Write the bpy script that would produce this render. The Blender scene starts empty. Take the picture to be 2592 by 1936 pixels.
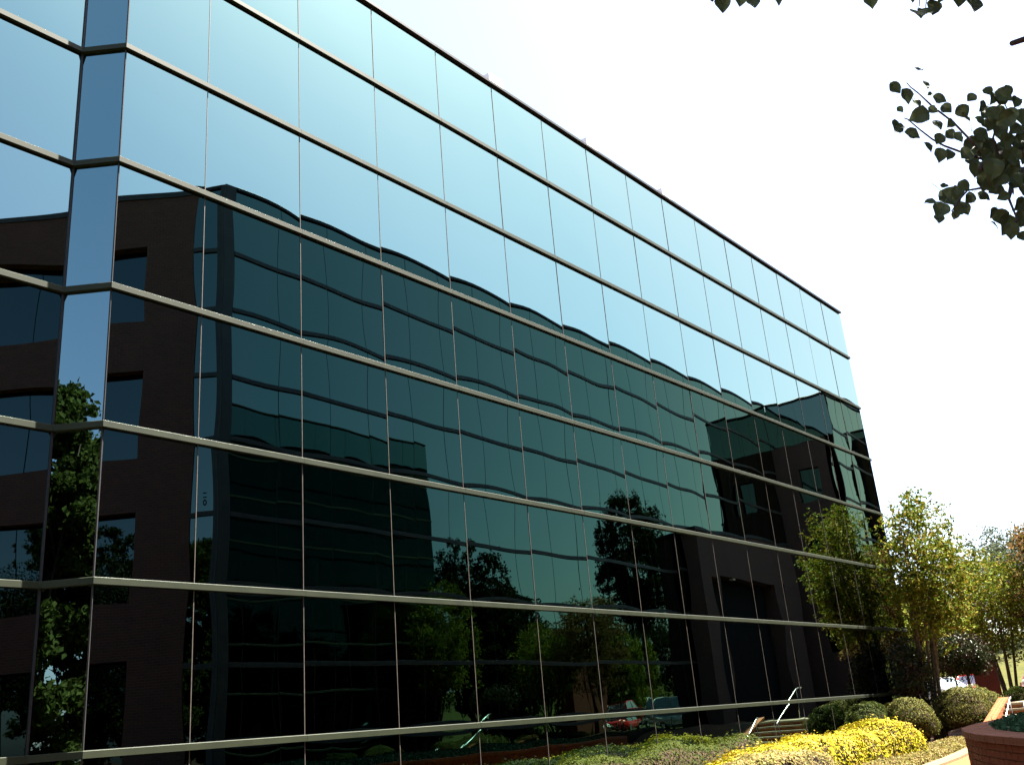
import bpy, bmesh, math, random
import numpy as np
from mathutils import Vector, Matrix

R = math.radians
scene = bpy.context.scene
col = scene.collection

# ------------------------------------------------------------------ camera
YAW, PITCH, ROLL = R(51.50563543), R(19.44236338), R(-4.83840773)
CAM = Vector((-5.5975, -11.4931, 1.65))
fw = Vector((math.sin(YAW) * math.cos(PITCH), math.cos(YAW) * math.cos(PITCH), math.sin(PITCH)))
r0 = Vector((math.cos(YAW), -math.sin(YAW), 0))
u0 = r0.cross(fw)
rr = math.cos(ROLL) * r0 + math.sin(ROLL) * u0
uu = -math.sin(ROLL) * r0 + math.cos(ROLL) * u0
cam_data = bpy.data.cameras.new('camera')
cam_data.sensor_width = 36.0
cam_data.lens = 2486.4664 / 2592 * 36
cam_data.clip_start = 0.05
cam_data.clip_end = 3000
cam = bpy.data.objects.new('camera', cam_data)
m3 = Matrix((rr, uu, -fw)).transposed()
cam.matrix_world = Matrix.Translation(CAM) @ m3.to_4x4()
col.objects.link(cam)
scene.camera = cam

# ------------------------------------------------------------------ light
SUN_EL, SUN_AZ = R(62), R(127)          # azimuth from +Y towards +X
world = bpy.data.worlds.new('World')
scene.world = world
world.use_nodes = True
wn = world.node_tree.nodes
bg = wn['Background']
sky = wn.new('ShaderNodeTexSky')
sky.sky_type = 'NISHITA'
sky.sun_disc = False
sky.sun_elevation = SUN_EL
sky.sun_rotation = SUN_AZ
sky.air_density = 1.0
sky.dust_density = 2.2
sky.ozone_density = 1.0
world.node_tree.links.new(sky.outputs[0], bg.inputs[0])
bg.inputs[1].default_value = 0.06
sl = bpy.data.lights.new('sun', 'SUN')
sl.energy = 5.0
sl.angle = R(0.53)
sl.color = (1.0, 0.94, 0.84)
sun = bpy.data.objects.new('sun', sl)
sd = Vector((math.sin(SUN_AZ) * math.cos(SUN_EL), math.cos(SUN_AZ) * math.cos(SUN_EL), math.sin(SUN_EL)))
sun.rotation_euler = sd.to_track_quat('Z', 'Y').to_euler()
sun.location = sd * 60
col.objects.link(sun)
scene.view_settings.view_transform = 'Standard'
scene.view_settings.look = 'None'
scene.view_settings.gamma = 1.0
scene.view_settings.use_curve_mapping = False
scene.view_settings.exposure = 3.05
scene.render.engine = 'CYCLES'
cy = scene.cycles
cy.max_bounces = 12
cy.glossy_bounces = 10
cy.diffuse_bounces = 3
cy.transmission_bounces = 4
cy.transparent_max_bounces = 8
cy.caustics_reflective = False
cy.caustics_refractive = False
cy.use_denoising = True

rng = np.random.default_rng(7)
random.seed(7)

# ------------------------------------------------------------------ helpers
class MB:
    """collects faces with uv (metres) and builds one mesh object"""
    def __init__(self):
        self.v, self.f, self.uv = [], [], []

    def face(self, pts, uv=None):
        i = len(self.v)
        self.v += [tuple(p) for p in pts]
        self.f.append(tuple(range(i, i + len(pts))))
        if uv is None:
            a = Vector(pts[1]) - Vector(pts[0])
            n = a.cross(Vector(pts[-1]) - Vector(pts[0]))
            if n.length < 1e-9:
                n = Vector((0, 0, 1))
            n.normalize()
            if abs(n.z) > 0.8:
                uv = [(p[0], p[1]) for p in pts]
            else:
                t = Vector((0, 0, 1)).cross(n).normalized()
                uv = [(Vector(p).dot(t), p[2]) for p in pts]
        self.uv += list(uv)

    def hexa(self, b, t):
        """b, t: 4 bottom and 4 top corners, counter-clockwise from above"""
        self.face([b[3], b[2], b[1], b[0]])
        self.face(t)
        for k in range(4):
            j = (k + 1) % 4
            self.face([b[k], b[j], t[j], t[k]])

    def box(self, x0, x1, y0, y1, z0, z1):
        b = [(x0, y0, z0), (x1, y0, z0), (x1, y1, z0), (x0, y1, z0)]
        self.hexa(b, [(p[0], p[1], z1) for p in b])

    def obox(self, p, e, n, l, d0, d1, z0, z1):
        """box along e (length l from p), between depths d0 < d1 along n"""
        p = Vector((p[0], p[1], 0)); e = Vector((e[0], e[1], 0)); n = Vector((n[0], n[1], 0))
        q = [p + n * d1, p + e * l + n * d1, p + e * l + n * d0, p + n * d0]
        if e.cross(-n).z < 0:
            q = q[::-1]
        self.hexa([(a.x, a.y, z0) for a in q], [(a.x, a.y, z1) for a in q])

    def tube(self, pts, rad, seg=8, cap=True):
        pts = [Vector(p) for p in pts]
        if not hasattr(rad, '__len__'):
            rad = [rad] * len(pts)
        rings = []
        for i, p in enumerate(pts):
            d = (pts[min(i + 1, len(pts) - 1)] - pts[max(i - 1, 0)]).normalized()
            a = d.cross(Vector((0.31, 0.2, 0.93)))
            if a.length < 0.1:
                a = d.cross(Vector((1, 0, 0)))
            a.normalize(); b = d.cross(a)
            rings.append([p + (a * math.cos(2 * math.pi * k / seg) + b * math.sin(2 * math.pi * k / seg)) * rad[i] for k in range(seg)])
        for i in range(len(rings) - 1):
            for k in range(seg):
                j = (k + 1) % seg
                self.face([rings[i][k], rings[i][j], rings[i + 1][j], rings[i + 1][k]])
        if cap:
            self.face(rings[0][::-1]); self.face(rings[-1])

    def mesh(self, name, mat, smooth=False):
        me = bpy.data.meshes.new(name)
        me.from_pydata(self.v, [], self.f)
        ul = me.uv_layers.new(name='UVMap')
        ul.data.foreach_set('uv', np.array(self.uv, dtype=np.float32).ravel())
        me.materials.append(mat)
        if smooth:
            bm = bmesh.new(); bm.from_mesh(me)
            bmesh.ops.remove_doubles(bm, verts=bm.verts, dist=1e-4)
            bm.to_mesh(me); bm.free()
            me.polygons.foreach_set('use_smooth', [True] * len(me.polygons))
        me.update()
        return me


def link(name, me, parent=None, loc=None):
    """world-coordinate mesh -> object, child of parent (an Empty anywhere, or another world-coordinate mesh)"""
    o = bpy.data.objects.new(name, me)
    col.objects.link(o)
    base = Vector((0, 0, 0))
    if parent is not None:
        o.parent = parent
        p = parent
        while p is not None:
            base += p.location
            p = p.parent
    o.location = (Vector(loc) if loc is not None else Vector((0, 0, 0))) - base
    return o


def tag(o, label=None, cat=None, group=None, kind=None):
    if label: o['label'] = label
    if cat: o['category'] = cat
    if group: o['group'] = group
    if kind: o['kind'] = kind
    return o


def thing(name, loc, label, cat, group=None):
    o = bpy.data.objects.new(name, None)
    o.empty_display_size = 0.3
    o.location = loc
    col.objects.link(o)
    return tag(o, label, cat, group)


# ------------------------------------------------------------------ materials
def newmat(name):
    m = bpy.data.materials.new(name)
    m.use_nodes = True
    nt = m.node_tree
    nt.nodes['Principled BSDF'].inputs['Specular IOR Level'].default_value = 0.15
    return m, nt, nt.nodes['Principled BSDF']


def rgb(c):
    return (c[0], c[1], c[2], 1)


def noise_mat(name, c1, c2, scale=5.0, rough=0.7, metal=0.0, bump=0.0, detail=4, coord='Object', spec=0.15):
    m, nt, b = newmat(name)
    tc = nt.nodes.new('ShaderNodeTexCoord')
    n = nt.nodes.new('ShaderNodeTexNoise')
    n.inputs['Scale'].default_value = scale
    n.inputs['Detail'].default_value = detail
    nt.links.new(tc.outputs[coord], n.inputs['Vector'])
    rp = nt.nodes.new('ShaderNodeValToRGB')
    rp.color_ramp.elements[0].position = 0.3
    rp.color_ramp.elements[1].position = 0.7
    rp.color_ramp.elements[0].color = rgb(c1)
    rp.color_ramp.elements[1].color = rgb(c2)
    nt.links.new(n.outputs['Fac'], rp.inputs[0])
    nt.links.new(rp.outputs[0], b.inputs['Base Color'])
    b.inputs['Roughness'].default_value = rough
    b.inputs['Metallic'].default_value = metal
    b.inputs['Specular IOR Level'].default_value = spec
    if bump:
        bp = nt.nodes.new('ShaderNodeBump')
        bp.inputs['Strength'].default_value = bump
        bp.inputs['Distance'].default_value = 0.02
        nt.links.new(n.outputs['Fac'], bp.inputs['Height'])
        nt.links.new(bp.outputs[0], b.inputs['Normal'])
    return m


def glass_mat(name, c, rough=0.0):
    """reflective solar glass: a tinted mirror that strengthens towards grazing angles, opaque behind"""
    m, nt, b = newmat(name)
    lw = nt.nodes.new('ShaderNodeLayerWeight')
    lw.inputs['Blend'].default_value = 0.5
    rp = nt.nodes.new('ShaderNodeValToRGB')
    e = rp.color_ramp.elements
    k = [(0.0, (1.0, 0.90, 0.87)), (0.25, (0.96, 1.13, 0.95)), (0.5, (1.45, 1.55, 1.17)), (0.7, (2.4, 2.05, 1.42)), (1.0, (6.0, 4.5, 4.2))]
    while len(e) < len(k):
        e.new(0.5)
    for i, (p, f) in enumerate(k):
        e[i].position = p
        e[i].color = (min(1, c[0] * f[0]), min(1, c[1] * f[1]), min(1, c[2] * f[2]), 1)
    nt.links.new(lw.outputs['Facing'], rp.inputs[0])
    g = nt.nodes.new('ShaderNodeBsdfGlossy')
    g.inputs['Roughness'].default_value = rough
    nt.links.new(rp.outputs[0], g.inputs['Color'])
    nt.links.new(g.outputs[0], nt.nodes['Material Output'].inputs['Surface'])
    return m


def brick_mat(name, c1, c2, mortar, bw=0.2, bh=0.065, mo=0.01):
    m, nt, b = newmat(name)
    tc = nt.nodes.new('ShaderNodeTexCoord')
    br = nt.nodes.new('ShaderNodeTexBrick')
    br.inputs['Color1'].default_value = rgb(c1)
    br.inputs['Color2'].default_value = rgb(c2)
    br.inputs['Mortar'].default_value = rgb(mortar)
    br.inputs['Scale'].default_value = 1.0
    br.inputs['Mortar Size'].default_value = mo
    br.inputs['Brick Width'].default_value = bw
    br.inputs['Row Height'].default_value = bh + mo
    nt.links.new(tc.outputs['UV'], br.inputs['Vector'])
    n = nt.nodes.new('ShaderNodeTexNoise')
    n.inputs['Scale'].default_value = 1.3
    nt.links.new(tc.outputs['Object'], n.inputs['Vector'])
    mx = nt.nodes.new('ShaderNodeMix'); mx.data_type = 'RGBA'; mx.blend_type = 'MULTIPLY'
    mx.inputs['Factor'].default_value = 0.5
    nt.links.new(br.outputs['Color'], mx.inputs['A'])
    nt.links.new(n.outputs['Color'], mx.inputs['B'])
    rp = nt.nodes.new('ShaderNodeValToRGB')
    rp.color_ramp.elements[0].color = (0.6, 0.6, 0.6, 1)
    rp.color_ramp.elements[1].color = (1.2, 1.2, 1.2, 1)
    nt.links.new(n.outputs['Fac'], rp.inputs[0])
    nt.links.new(rp.outputs[0], mx.inputs['B'])
    nt.links.new(mx.outputs['Result'], b.inputs['Base Color'])
    b.inputs['Roughness'].default_value = 0.85
    bp = nt.nodes.new('ShaderNodeBump')
    bp.inputs['Strength'].default_value = 0.5
    bp.inputs['Distance'].default_value = 0.008
    inv = nt.nodes.new('ShaderNodeMath'); inv.operation = 'SUBTRACT'; inv.inputs[0].default_value = 1
    nt.links.new(br.outputs['Fac'], inv.inputs[1])
    nt.links.new(inv.outputs[0], bp.inputs['Height'])
    nt.links.new(bp.outputs[0], b.inputs['Normal'])
    return m


def leaf_mat(name, cols, trans=0.3, rough=0.7):
    m, nt, b = newmat(name)
    g = nt.nodes.new('ShaderNodeNewGeometry')
    rp = nt.nodes.new('ShaderNodeValToRGB')
    e = rp.color_ramp.elements
    while len(e) < len(cols):
        e.new(0.5)
    for i, c in enumerate(cols):
        e[i].position = i / max(1, len(cols) - 1)
        e[i].color = rgb(c)
    tc = nt.nodes.new('ShaderNodeTexCoord')
    nz = nt.nodes.new('ShaderNodeTexNoise')
    nz.inputs['Scale'].default_value = 1.7
    nz.inputs['Detail'].default_value = 3
    nt.links.new(tc.outputs['Object'], nz.inputs['Vector'])
    ma = nt.nodes.new('ShaderNodeMath'); ma.operation = 'MULTIPLY_ADD'
    ma.inputs[1].default_value = 1.8; ma.inputs[2].default_value = -0.9
    nt.links.new(nz.outputs['Fac'], ma.inputs[0])
    ad = nt.nodes.new('ShaderNodeMath'); ad.operation = 'ADD'; ad.use_clamp = True
    nt.links.new(g.outputs['Random Per Island'], ad.inputs[0])
    nt.links.new(ma.outputs[0], ad.inputs[1])
    nt.links.new(ad.outputs[0], rp.inputs[0])
    nt.links.new(rp.outputs[0], b.inputs['Base Color'])
    b.inputs['Roughness'].default_value = rough
    b.inputs['Specular IOR Level'].default_value = 0.05
    t = nt.nodes.new('ShaderNodeBsdfTranslucent')
    nt.links.new(rp.outputs[0], t.inputs['Color'])
    mx = nt.nodes.new('ShaderNodeMixShader')
    mx.inputs[0].default_value = trans
    out = nt.nodes['Material Output']
    nt.links.new(b.outputs[0], mx.inputs[1])
    nt.links.new(t.outputs[0], mx.inputs[2])
    nt.links.new(mx.outputs[0], out.inputs['Surface'])
    return m


def plain(name, c, rough=0.5, metal=0.0, spec=0.5, coat=0.0):
    m, nt, b = newmat(name)
    b.inputs['Base Color'].default_value = rgb(c)
    b.inputs['Roughness'].default_value = rough
    b.inputs['Metallic'].default_value = metal
    b.inputs['Specular IOR Level'].default_value = spec
    b.inputs['Coat Weight'].default_value = coat
    return m


M_GLASS = glass_mat('solar_glass', (0.132, 0.186, 0.218))
M_GLASS2 = glass_mat('opposite_solar_glass', (0.132, 0.165, 0.165))
M_WIN = glass_mat('window_glass', (0.08, 0.10, 0.11))
M_BAND = noise_mat('painted_aluminium', (0.0105, 0.0145, 0.0065), (0.0165, 0.021, 0.0098), 3.0, 0.6, 0.0, spec=0.2)
M_BAND2 = noise_mat('bronze_aluminium', (0.055, 0.05, 0.045), (0.075, 0.07, 0.06), 3.0, 0.4)
M_COPING = noise_mat('dark_coping', (0.018, 0.017, 0.018), (0.026, 0.025, 0.025), 4.0, 0.5)
M_JOINT = noise_mat('silicone_joint', (0.055, 0.047, 0.04), (0.085, 0.072, 0.06), 14.0, 0.6)
M_JOINT2 = noise_mat('dark_joint', (0.03, 0.03, 0.03), (0.05, 0.045, 0.04), 14.0, 0.6)
M_CORE = plain('interior_dark', (0.01, 0.01, 0.01), 0.9, spec=0.1)
M_BRICK = brick_mat('brown_brick', (0.17, 0.064, 0.04), (0.135, 0.05, 0.032), (0.14, 0.085, 0.065))
M_BRICK_DARK = brick_mat('dark_brown_brick', (0.095, 0.052, 0.043), (0.08, 0.044, 0.036), (0.085, 0.06, 0.05))
M_BRICK_RED = brick_mat('red_brick', (0.11, 0.018, 0.009), (0.09, 0.015, 0.008), (0.09, 0.035, 0.025))
M_BRICK_ORANGE = brick_mat('orange_brick_paving', (0.24, 0.075, 0.022), (0.20, 0.06, 0.018), (0.22, 0.11, 0.05), 0.2, 0.095)
M_PBRICK = noise_mat('planter_brick', (0.17, 0.04, 0.014), (0.24, 0.058, 0.022), 9.0, 0.85, bump=0.3)
M_PCAP = noise_mat('planter_cap_brick', (0.20, 0.07, 0.032), (0.26, 0.092, 0.045), 9.0, 0.85, bump=0.3)
M_MORTAR = noise_mat('mortar', (0.12, 0.06, 0.04), (0.16, 0.08, 0.05), 20.0, 0.95)
M_CONC = noise_mat('concrete', (0.20, 0.17, 0.12), (0.27, 0.235, 0.17), 3.0, 0.85, bump=0.15)
M_ASPHALT = noise_mat('asphalt', (0.045, 0.045, 0.045), (0.07, 0.068, 0.065), 12.0, 0.9, bump=0.2)
M_SOIL = noise_mat('bark_mulch', (0.03, 0.016, 0.009), (0.08, 0.043, 0.022), 22.0, 0.95, bump=0.6)
M_LAWN = noise_mat('lawn', (0.035, 0.04, 0.006), (0.065, 0.062, 0.01), 2.5, 0.95, bump=0.4)
M_BARK = noise_mat('bark', (0.06, 0.045, 0.028), (0.13, 0.10, 0.065), 14.0, 0.9, bump=0.5)
M_BARK_DARK = noise_mat('dark_bark', (0.05, 0.035, 0.03), (0.10, 0.075, 0.06), 18.0, 0.95, bump=0.5)
M_TWIG = noise_mat('purple_twig', (0.05, 0.035, 0.045), (0.08, 0.055, 0.07), 20.0, 0.8)
M_STEEL = plain('polished_rail', (0.6, 0.6, 0.58), 0.3, 1.0)
M_PALE = noise_mat('pale_painted_metal', (0.76, 0.77, 0.75), (0.82, 0.82, 0.80), 5.0, 0.5)

# ------------------------------------------------------------------ terrain
def smooth(a, b, x):
    t = min(1, max(0, (x - a) / (b - a)))
    return t * t * (3 - 2 * t)


def gz(x, y):
    k = smooth(-2.5, -2.1, y)
    z = 0.3 * smooth(1, 13, x) + 0.95 * ((1 - k) * smooth(26.3, 30, x) + k * smooth(32.5, 37, x)) - 0.25 * smooth(37, 44, x)
    z += 5.2 * smooth(64, 92, x) + 6 * smooth(92, 300, x)
    return z


def grid_sheet(name, xs, ys, zf, mat, dz=0.0):
    mb = MB()
    for i in range(len(xs) - 1):
        for j in range(len(ys) - 1):
            q = [(xs[i], ys[j]), (xs[i + 1], ys[j]), (xs[i + 1], ys[j + 1]), (xs[i], ys[j + 1])]
            mb.face([(a, b, zf(a, b) + dz) for a, b in q], q)
    o = link(name, mb.mesh(name, mat))
    return tag(o, kind='structure')


xs = [-600, -200, -80, -40, -20, -10] + [x * 1.0 for x in range(-8, 64)] + [64 + 2 * k for k in range(15)] + [100, 130, 180, 240, 320, 600]
ys = [-600, -200, -80, -40, -25, -18, -13, -10, -8, -6.5, -5, -3.5, -2.6, -2.3, -2.0, -1, 0, 3, 6, 10, 15, 22, 30, 45, 70, 120, 200, 600]
grid_sheet('ground', xs, ys, gz, M_SOIL)
lx = [37 + k * 1.1 for k in range(25)]
grid_sheet('parking_lot', lx, [-4.5, -2, 0, 2, 4, 8, 12, 18, 26, 40], gz, M_ASPHALT, 0.012)
grid_sheet('grass_bank', [63.2 + 2 * k for k in range(16)] + [96, 110, 140, 200, 290], [-60, -40, -25, -15, -8, -3, 0, 3, 6, 10, 16, 24, 40, 80], gz, M_LAWN, 0.02)
grid_sheet('lawn', [-80, -50, -30, -20, -12, -7.5], [-80, -50, -30, -20, -15, -8, -2, 4], gz, M_LAWN, 0.015)

# path: a strip that follows a curve between hedge and planter, up to the stairs
pathc = [(-7, -8.6), (0, -7.9), (6, -7.0), (10, -6.2), (14, -5.6), (18, -5.1), (22, -4.45), (26.0, -3.9)]


def strip(name, pts, w0, w1, mat, dz, kerb=None):
    mb = MB()
    ps = []
    for i in range(len(pts) - 1):
        for k in range(6):
            t = k / 6
            ps.append((pts[i][0] * (1 - t) + pts[i + 1][0] * t, pts[i][1] * (1 - t) + pts[i + 1][1] * t))
    ps.append(pts[-1])
    L, Rr = [], []
    for i, p in enumerate(ps):
        a = ps[max(0, i - 1)]; b = ps[min(len(ps) - 1, i + 1)]
        d = Vector((b[0] - a[0], b[1] - a[1])).normalized()
        n = Vector((-d.y, d.x))
        L.append((p[0] + n.x * w1, p[1] + n.y * w1)); Rr.append((p[0] + n.x * w0, p[1] + n.y * w0))
    for i in range(len(ps) - 1):
        q = [Rr[i], Rr[i + 1], L[i + 1], L[i]]
        if kerb is None:
            mb.face([(a, b, gz(a, b) + dz) for a, b in q], q)
        else:
            mb.hexa([(a, b, gz(a, b) - 0.05) for a, b in q], [(a, b, gz(a, b) + kerb) for a, b in q])
    return tag(link(name, mb.mesh(name, mat)), kind='structure')


strip('path', pathc, -1.15, 0.85, M_BRICK_ORANGE, 0.02)
M_KERB = noise_mat('sandy_concrete', (0.13, 0.10, 0.05), (0.18, 0.14, 0.075), 3.0, 0.9, bump=0.2)
strip('kerb', pathc, 0.85, 1.2, M_KERB, 0.0, kerb=0.07)

# ------------------------------------------------------------------ glass walls
PANES = []
for k in range(10):
    r = np.random.default_rng(100 + k)
    n = 12
    A = 0.0021 * (0.45 + 1.1 * r.random())
    c = r.normal(0, 0.0003, 4)
    mb = MB()
    P = {}
    for i in range(n + 1):
        for j in range(n + 1):
            # denser towards the clamped edges
            u = 0.5 - 0.5 * math.cos(math.pi * i / n); v = 0.5 - 0.5 * math.cos(math.pi * j / n)
            su = math.sin(math.pi * u); sv = math.sin(math.pi * v)
            h = A * (su ** 0.9) * (sv ** 0.9) + c[0] * math.sin(2 * math.pi * u) * sv + c[1] * su * math.sin(2 * math.pi * v) + c[2] * math.sin(3 * math.pi * u) * sv
            P[i, j] = (u, -h, v)
    verts = [P[i, j] for i in range(n + 1) for j in range(n + 1)]
    faces = [(i * (n + 1) + j, (i + 1) * (n + 1) + j, (i + 1) * (n + 1) + j + 1, i * (n + 1) + j + 1) for i in range(n) for j in range(n)]
    me = bpy.data.meshes.new('pane')
    me.from_pydata(verts, [], faces)
    me.polygons.foreach_set('use_smooth', [True] * len(faces))
    me.update()
    PANES.append(me)
PANES_A, PANES_B, PANES_W = [], [], []
for me in PANES:
    w = me.copy(); w.materials.append(M_WIN); PANES_W.append(w)
    a = me.copy(); a.materials.append(M_GLASS); PANES_A.append(a)
    b = me.copy(); b.materials.append(M_GLASS2); PANES_B.append(b)


def gwall(root, p0, n, cols, zs, z0, panes, mband, mjoint, mcoping, tilt=0.05, ends=(0.0, 0.0), depth=0.058, bh=0.085, core=True, coping=True):
    """p0: left end seen from outside, n: outward normal, cols: pane widths, zs: tops of the horizontal bands (last = roof edge)"""
    n = Vector((n[0], n[1], 0)).normalized()
    e = (-n).cross(Vector((0, 0, 1)))
    p = Vector((p0[0], p0[1], 0))
    ang = math.atan2(e.y, e.x)
    base = root.location
    rows = []
    lo = z0
    for z in zs:
        rows.append((lo, z - bh)); lo = z
    x = 0
    for w in cols:
        for (a, b) in rows:
            o = bpy.data.objects.new('pane', random.choice(panes))
            o.parent = root
            g = 0.004
            q = p + e * (x + g)
            o.location = (q.x - base.x, q.y - base.y, a + 0.003 - base.z)
            o.scale = (w - 2 * g, min(1.0, (w / 1.8) ** 2), b - a - 0.006)
            o.rotation_euler = (R(random.gauss(0, tilt)), 0, ang + R(random.gauss(0, tilt)))
            col.objects.link(o)
        x += w
    L = x
    # horizontal bands with a bevelled front edge and mitred ends
    for i, z in enumerate(zs):
        top = coping and i == len(zs) - 1
        prof = [(-0.02, z), (depth - 0.009, z), (depth, z - 0.008), (depth, z - bh), (-0.02, z - bh)]
        if top:
            prof = [(-0.25, z + 0.03), (depth, z + 0.03), (depth + 0.01, z + 0.02), (depth + 0.01, z - bh + 0.045), (-0.25, z - bh + 0.045)]
        bm_name = 'coping' if top else 'horizontal_mullion'
        cuts = [0.0]
        for ci, w in enumerate(cols):
            if ci % 2 == 1 or ci == len(cols) - 1:
                cuts.append(sum(cols[:ci + 1]))
        for ci in range(len(cuts) - 1):
            e0 = ends[0] if ci == 0 else 0.0
            e1 = ends[1] if ci == len(cuts) - 2 else 0.0
            g0 = 0.0 if ci == 0 else 0.003
            dz = 0.0 if ci % 2 else 0.0012
            mb = MB()
            pa = [p + e * (cuts[ci] + g0 - e0 * max(0, d)) + n * d + Vector((0, 0, zz + dz)) for d, zz in prof]
            pb = [p + e * (cuts[ci + 1] - g0 + e1 * max(0, d)) + n * d + Vector((0, 0, zz + dz)) for d, zz in prof]
            for k in range(5):
                j = (k + 1) % 5
                mb.face([pa[k], pa[j], pb[j], pb[k]])
            mb.face(pa[::-1]); mb.face(pb)
            link(bm_name, mb.mesh(bm_name, mcoping if top else mband), root)
    # vertical joints
    x = 0
    for w in cols[:-1]:
        x += w
        mb = MB()
        for (a, b) in rows:
            mb.obox(p + e * (x - 0.005), e, n, 0.010, -0.02, 0.007, a, b)
        link('vertical_joint', mb.mesh('vertical_joint', mjoint), root)
    if core:
        mb = MB()
        mb.obox(p, e, n, L, -0.40, -0.06, z0, zs[-1] - 0.08)  # unseen dark box added behind the panes to stop light leaking through
        link('light_stop', mb.mesh('light_stop', M_CORE), root)


# ---- main building
ZB = [1.825, 3.799, 5.782, 7.725, 9.678, 11.607, 13.552, 15.332]
main = thing('glass_office_building', (14, 6, 0), 'long mirror glass office building with pale green horizontal mullions filling the picture', 'building')
gwall(main, (0.42, 0), (0, -1), [1.38] + [1.8] * 15, ZB, 0.42, PANES_A, M_BAND, M_JOINT, M_COPING, tilt=0.06, ends=(0.5, 0.0))
gwall(main, (0.03, 0.53), (-0.805, -0.593), [0.658], ZB, 0.42, PANES_A, M_BAND, M_JOINT, M_COPING, tilt=0.03, ends=(-0.5, 0.5))
gwall(main, (-8.97, 0.53), (0, -1), [1.8] * 5, ZB, 0.42, PANES_A, M_BAND, M_JOINT, M_COPING, tilt=0.04, ends=(0.0, -0.5))
mb = MB()      # dark corner posts between the wings
mb.obox((0.425, -0.003), (-0.593, 0.805), (-0.9, -0.43), 0.018, -0.03, 0.010, 0.42, 15.2)
link('corner_post', mb.mesh('corner_post', M_COPING), main)
mb = MB()
mb.obox((0.012, 0.52), (1, 0), (0, -1), 0.024, -0.03, 0.012, 0.42, 15.2)
link('corner_post', mb.mesh('corner_post', M_COPING), main)
mb = MB()
mb.box(0.42, 28.80, -0.03, 0.4, -0.5, 0.42)
mb.box(-8.97, 0.03, 0.50, 0.9, -0.5, 0.42)
mb.hexa([(0.03, 0.5, -0.5), (0.42, -0.03, -0.5), (0.6, 0.4, -0.5), (0.2, 0.9, -0.5)], [(0.03, 0.5, 0.42), (0.42, -0.03, 0.42), (0.6, 0.4, 0.42), (0.2, 0.9, 0.42)])
link('brick_base', mb.mesh('brick_base', M_BRICK_RED), main)
mb = MB()
mb.hexa([(-8.97, 0.95, -0.5), (0.6, 0.95, -0.5), (28.78, 0.45, -0.5), (28.78, 6.5, -0.5)], [(-8.97, 0.95, 15.0), (0.6, 0.95, 15.0), (28.78, 0.45, 15.0), (28.78, 6.5, 15.0)])
mb.hexa([(-8.97, 0.95, -0.5), (28.78, 6.5, -0.5), (28.78, 20, -0.5), (-8.97, 20, -0.5)], [(-8.97, 0.95, 15.0), (28.78, 6.5, 15.0), (28.78, 20, 15.0), (-8.97, 20, 15.0)])
link('wall', mb.mesh('wall', M_BRICK), main)

# small pale boxes standing along the roof edge
for k, (x, lab) in enumerate(((9.36, 'pale roof edge box, nearest of those along the glass building parapet'), (13.14, 'pale roof edge box in the middle of those along the parapet'),
                              (16.8, 'pale roof edge box, farthest of those along the parapet'))):
    t = thing('roof_fixture', (x, 0.3, 15.36), lab, 'roof fixture', 'pale boxes on the roof edge')
    mb = MB(); mb.box(x - 0.24, x + 0.24, 0.12, 0.45, 15.45, 15.78)
    link('housing', mb.mesh('housing', M_PALE), t)
    mb = MB(); mb.box(x - 0.06, x + 0.06, 0.2, 0.32, 15.0, 15.45)
    link('stand', mb.mesh('stand', M_PALE), t)

# ---- opposite building (seen in the mirror glass)
ZG = [1.95, 3.9, 5.9, 7.85, 9.85, 11.78, 13.82, 15.72, 17.75]
opp = thing('opposite_office_building', (12, -14, 0), 'opposite office building of mirror glass and brown brick, reflected in the glass facade', 'building')
U = Vector((-0.6, -0.8, 0)); NB = Vector((-0.8, 0.6, 0)); P0 = Vector((9.5, -10.9, 0))
# long glass facade facing +y; e runs from +x to -x seen from outside
gwall(opp, (45.2, -10.9), (0, 1), [1.77] * 20, ZG, 0.9, PANES_B, M_BAND2, M_JOINT2, M_COPING, tilt=0.04, bh=0.13)
# narrow glass return at the corner
q = P0 + U * 0.16
gwall(opp, (q.x, q.y), NB, [0.55], ZG, 0.4, PANES_B, M_BAND2, M_JOINT2, M_COPING, tilt=0.03, bh=0.13, core=False)
mb = MB()
mb.obox(P0 - U * 0.02, U, NB, 0.19, -0.35, 0.06, 0, 17.78)
mb.box(9.42, 9.80, -11.2, -10.86, 0, 17.78)
link('corner_post', mb.mesh('corner_post', M_BAND2), opp)
mb = MB()
mb.box(9.8, 45.2, -11.2, -10.92, -0.5, 0.9)
link('brick_base', mb.mesh('brick_base', M_BRICK), opp)
# number on the narrow glass: two strokes and a ring, set sideways
mb = MB()
b0 = P0 + U * 0.42
for dz in (0.28, 0.40):
    mb.obox(b0 - U * 0.05, U, NB, 0.10, 0.006, 0.010, 7.95 + dz, 7.98 + dz)
for k in range(12):
    a0, a1 = 2 * math.pi * k / 12, 2 * math.pi * (k + 1) / 12
    for rr0, rr1 in ((0.028, 0.055),):
        pts = [b0 + U * (rr0 * math.cos(a)) * s + NB * 0.009 + Vector((0, 0, 8.10 + rr0 * 1.6 * math.sin(a))) for a, s in ((a0, 1),)]
        f = lambda a, r_: b0 + U * (r_ * math.cos(a)) + NB * 0.009 + Vector((0, 0, 8.10 + 1.6 * r_ * math.sin(a)))
        mb.face([f(a0, rr0), f(a0, rr1), f(a1, rr1), f(a1, rr0)])
link('number_decal', mb.mesh('number_decal', M_COPING), opp)
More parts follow.
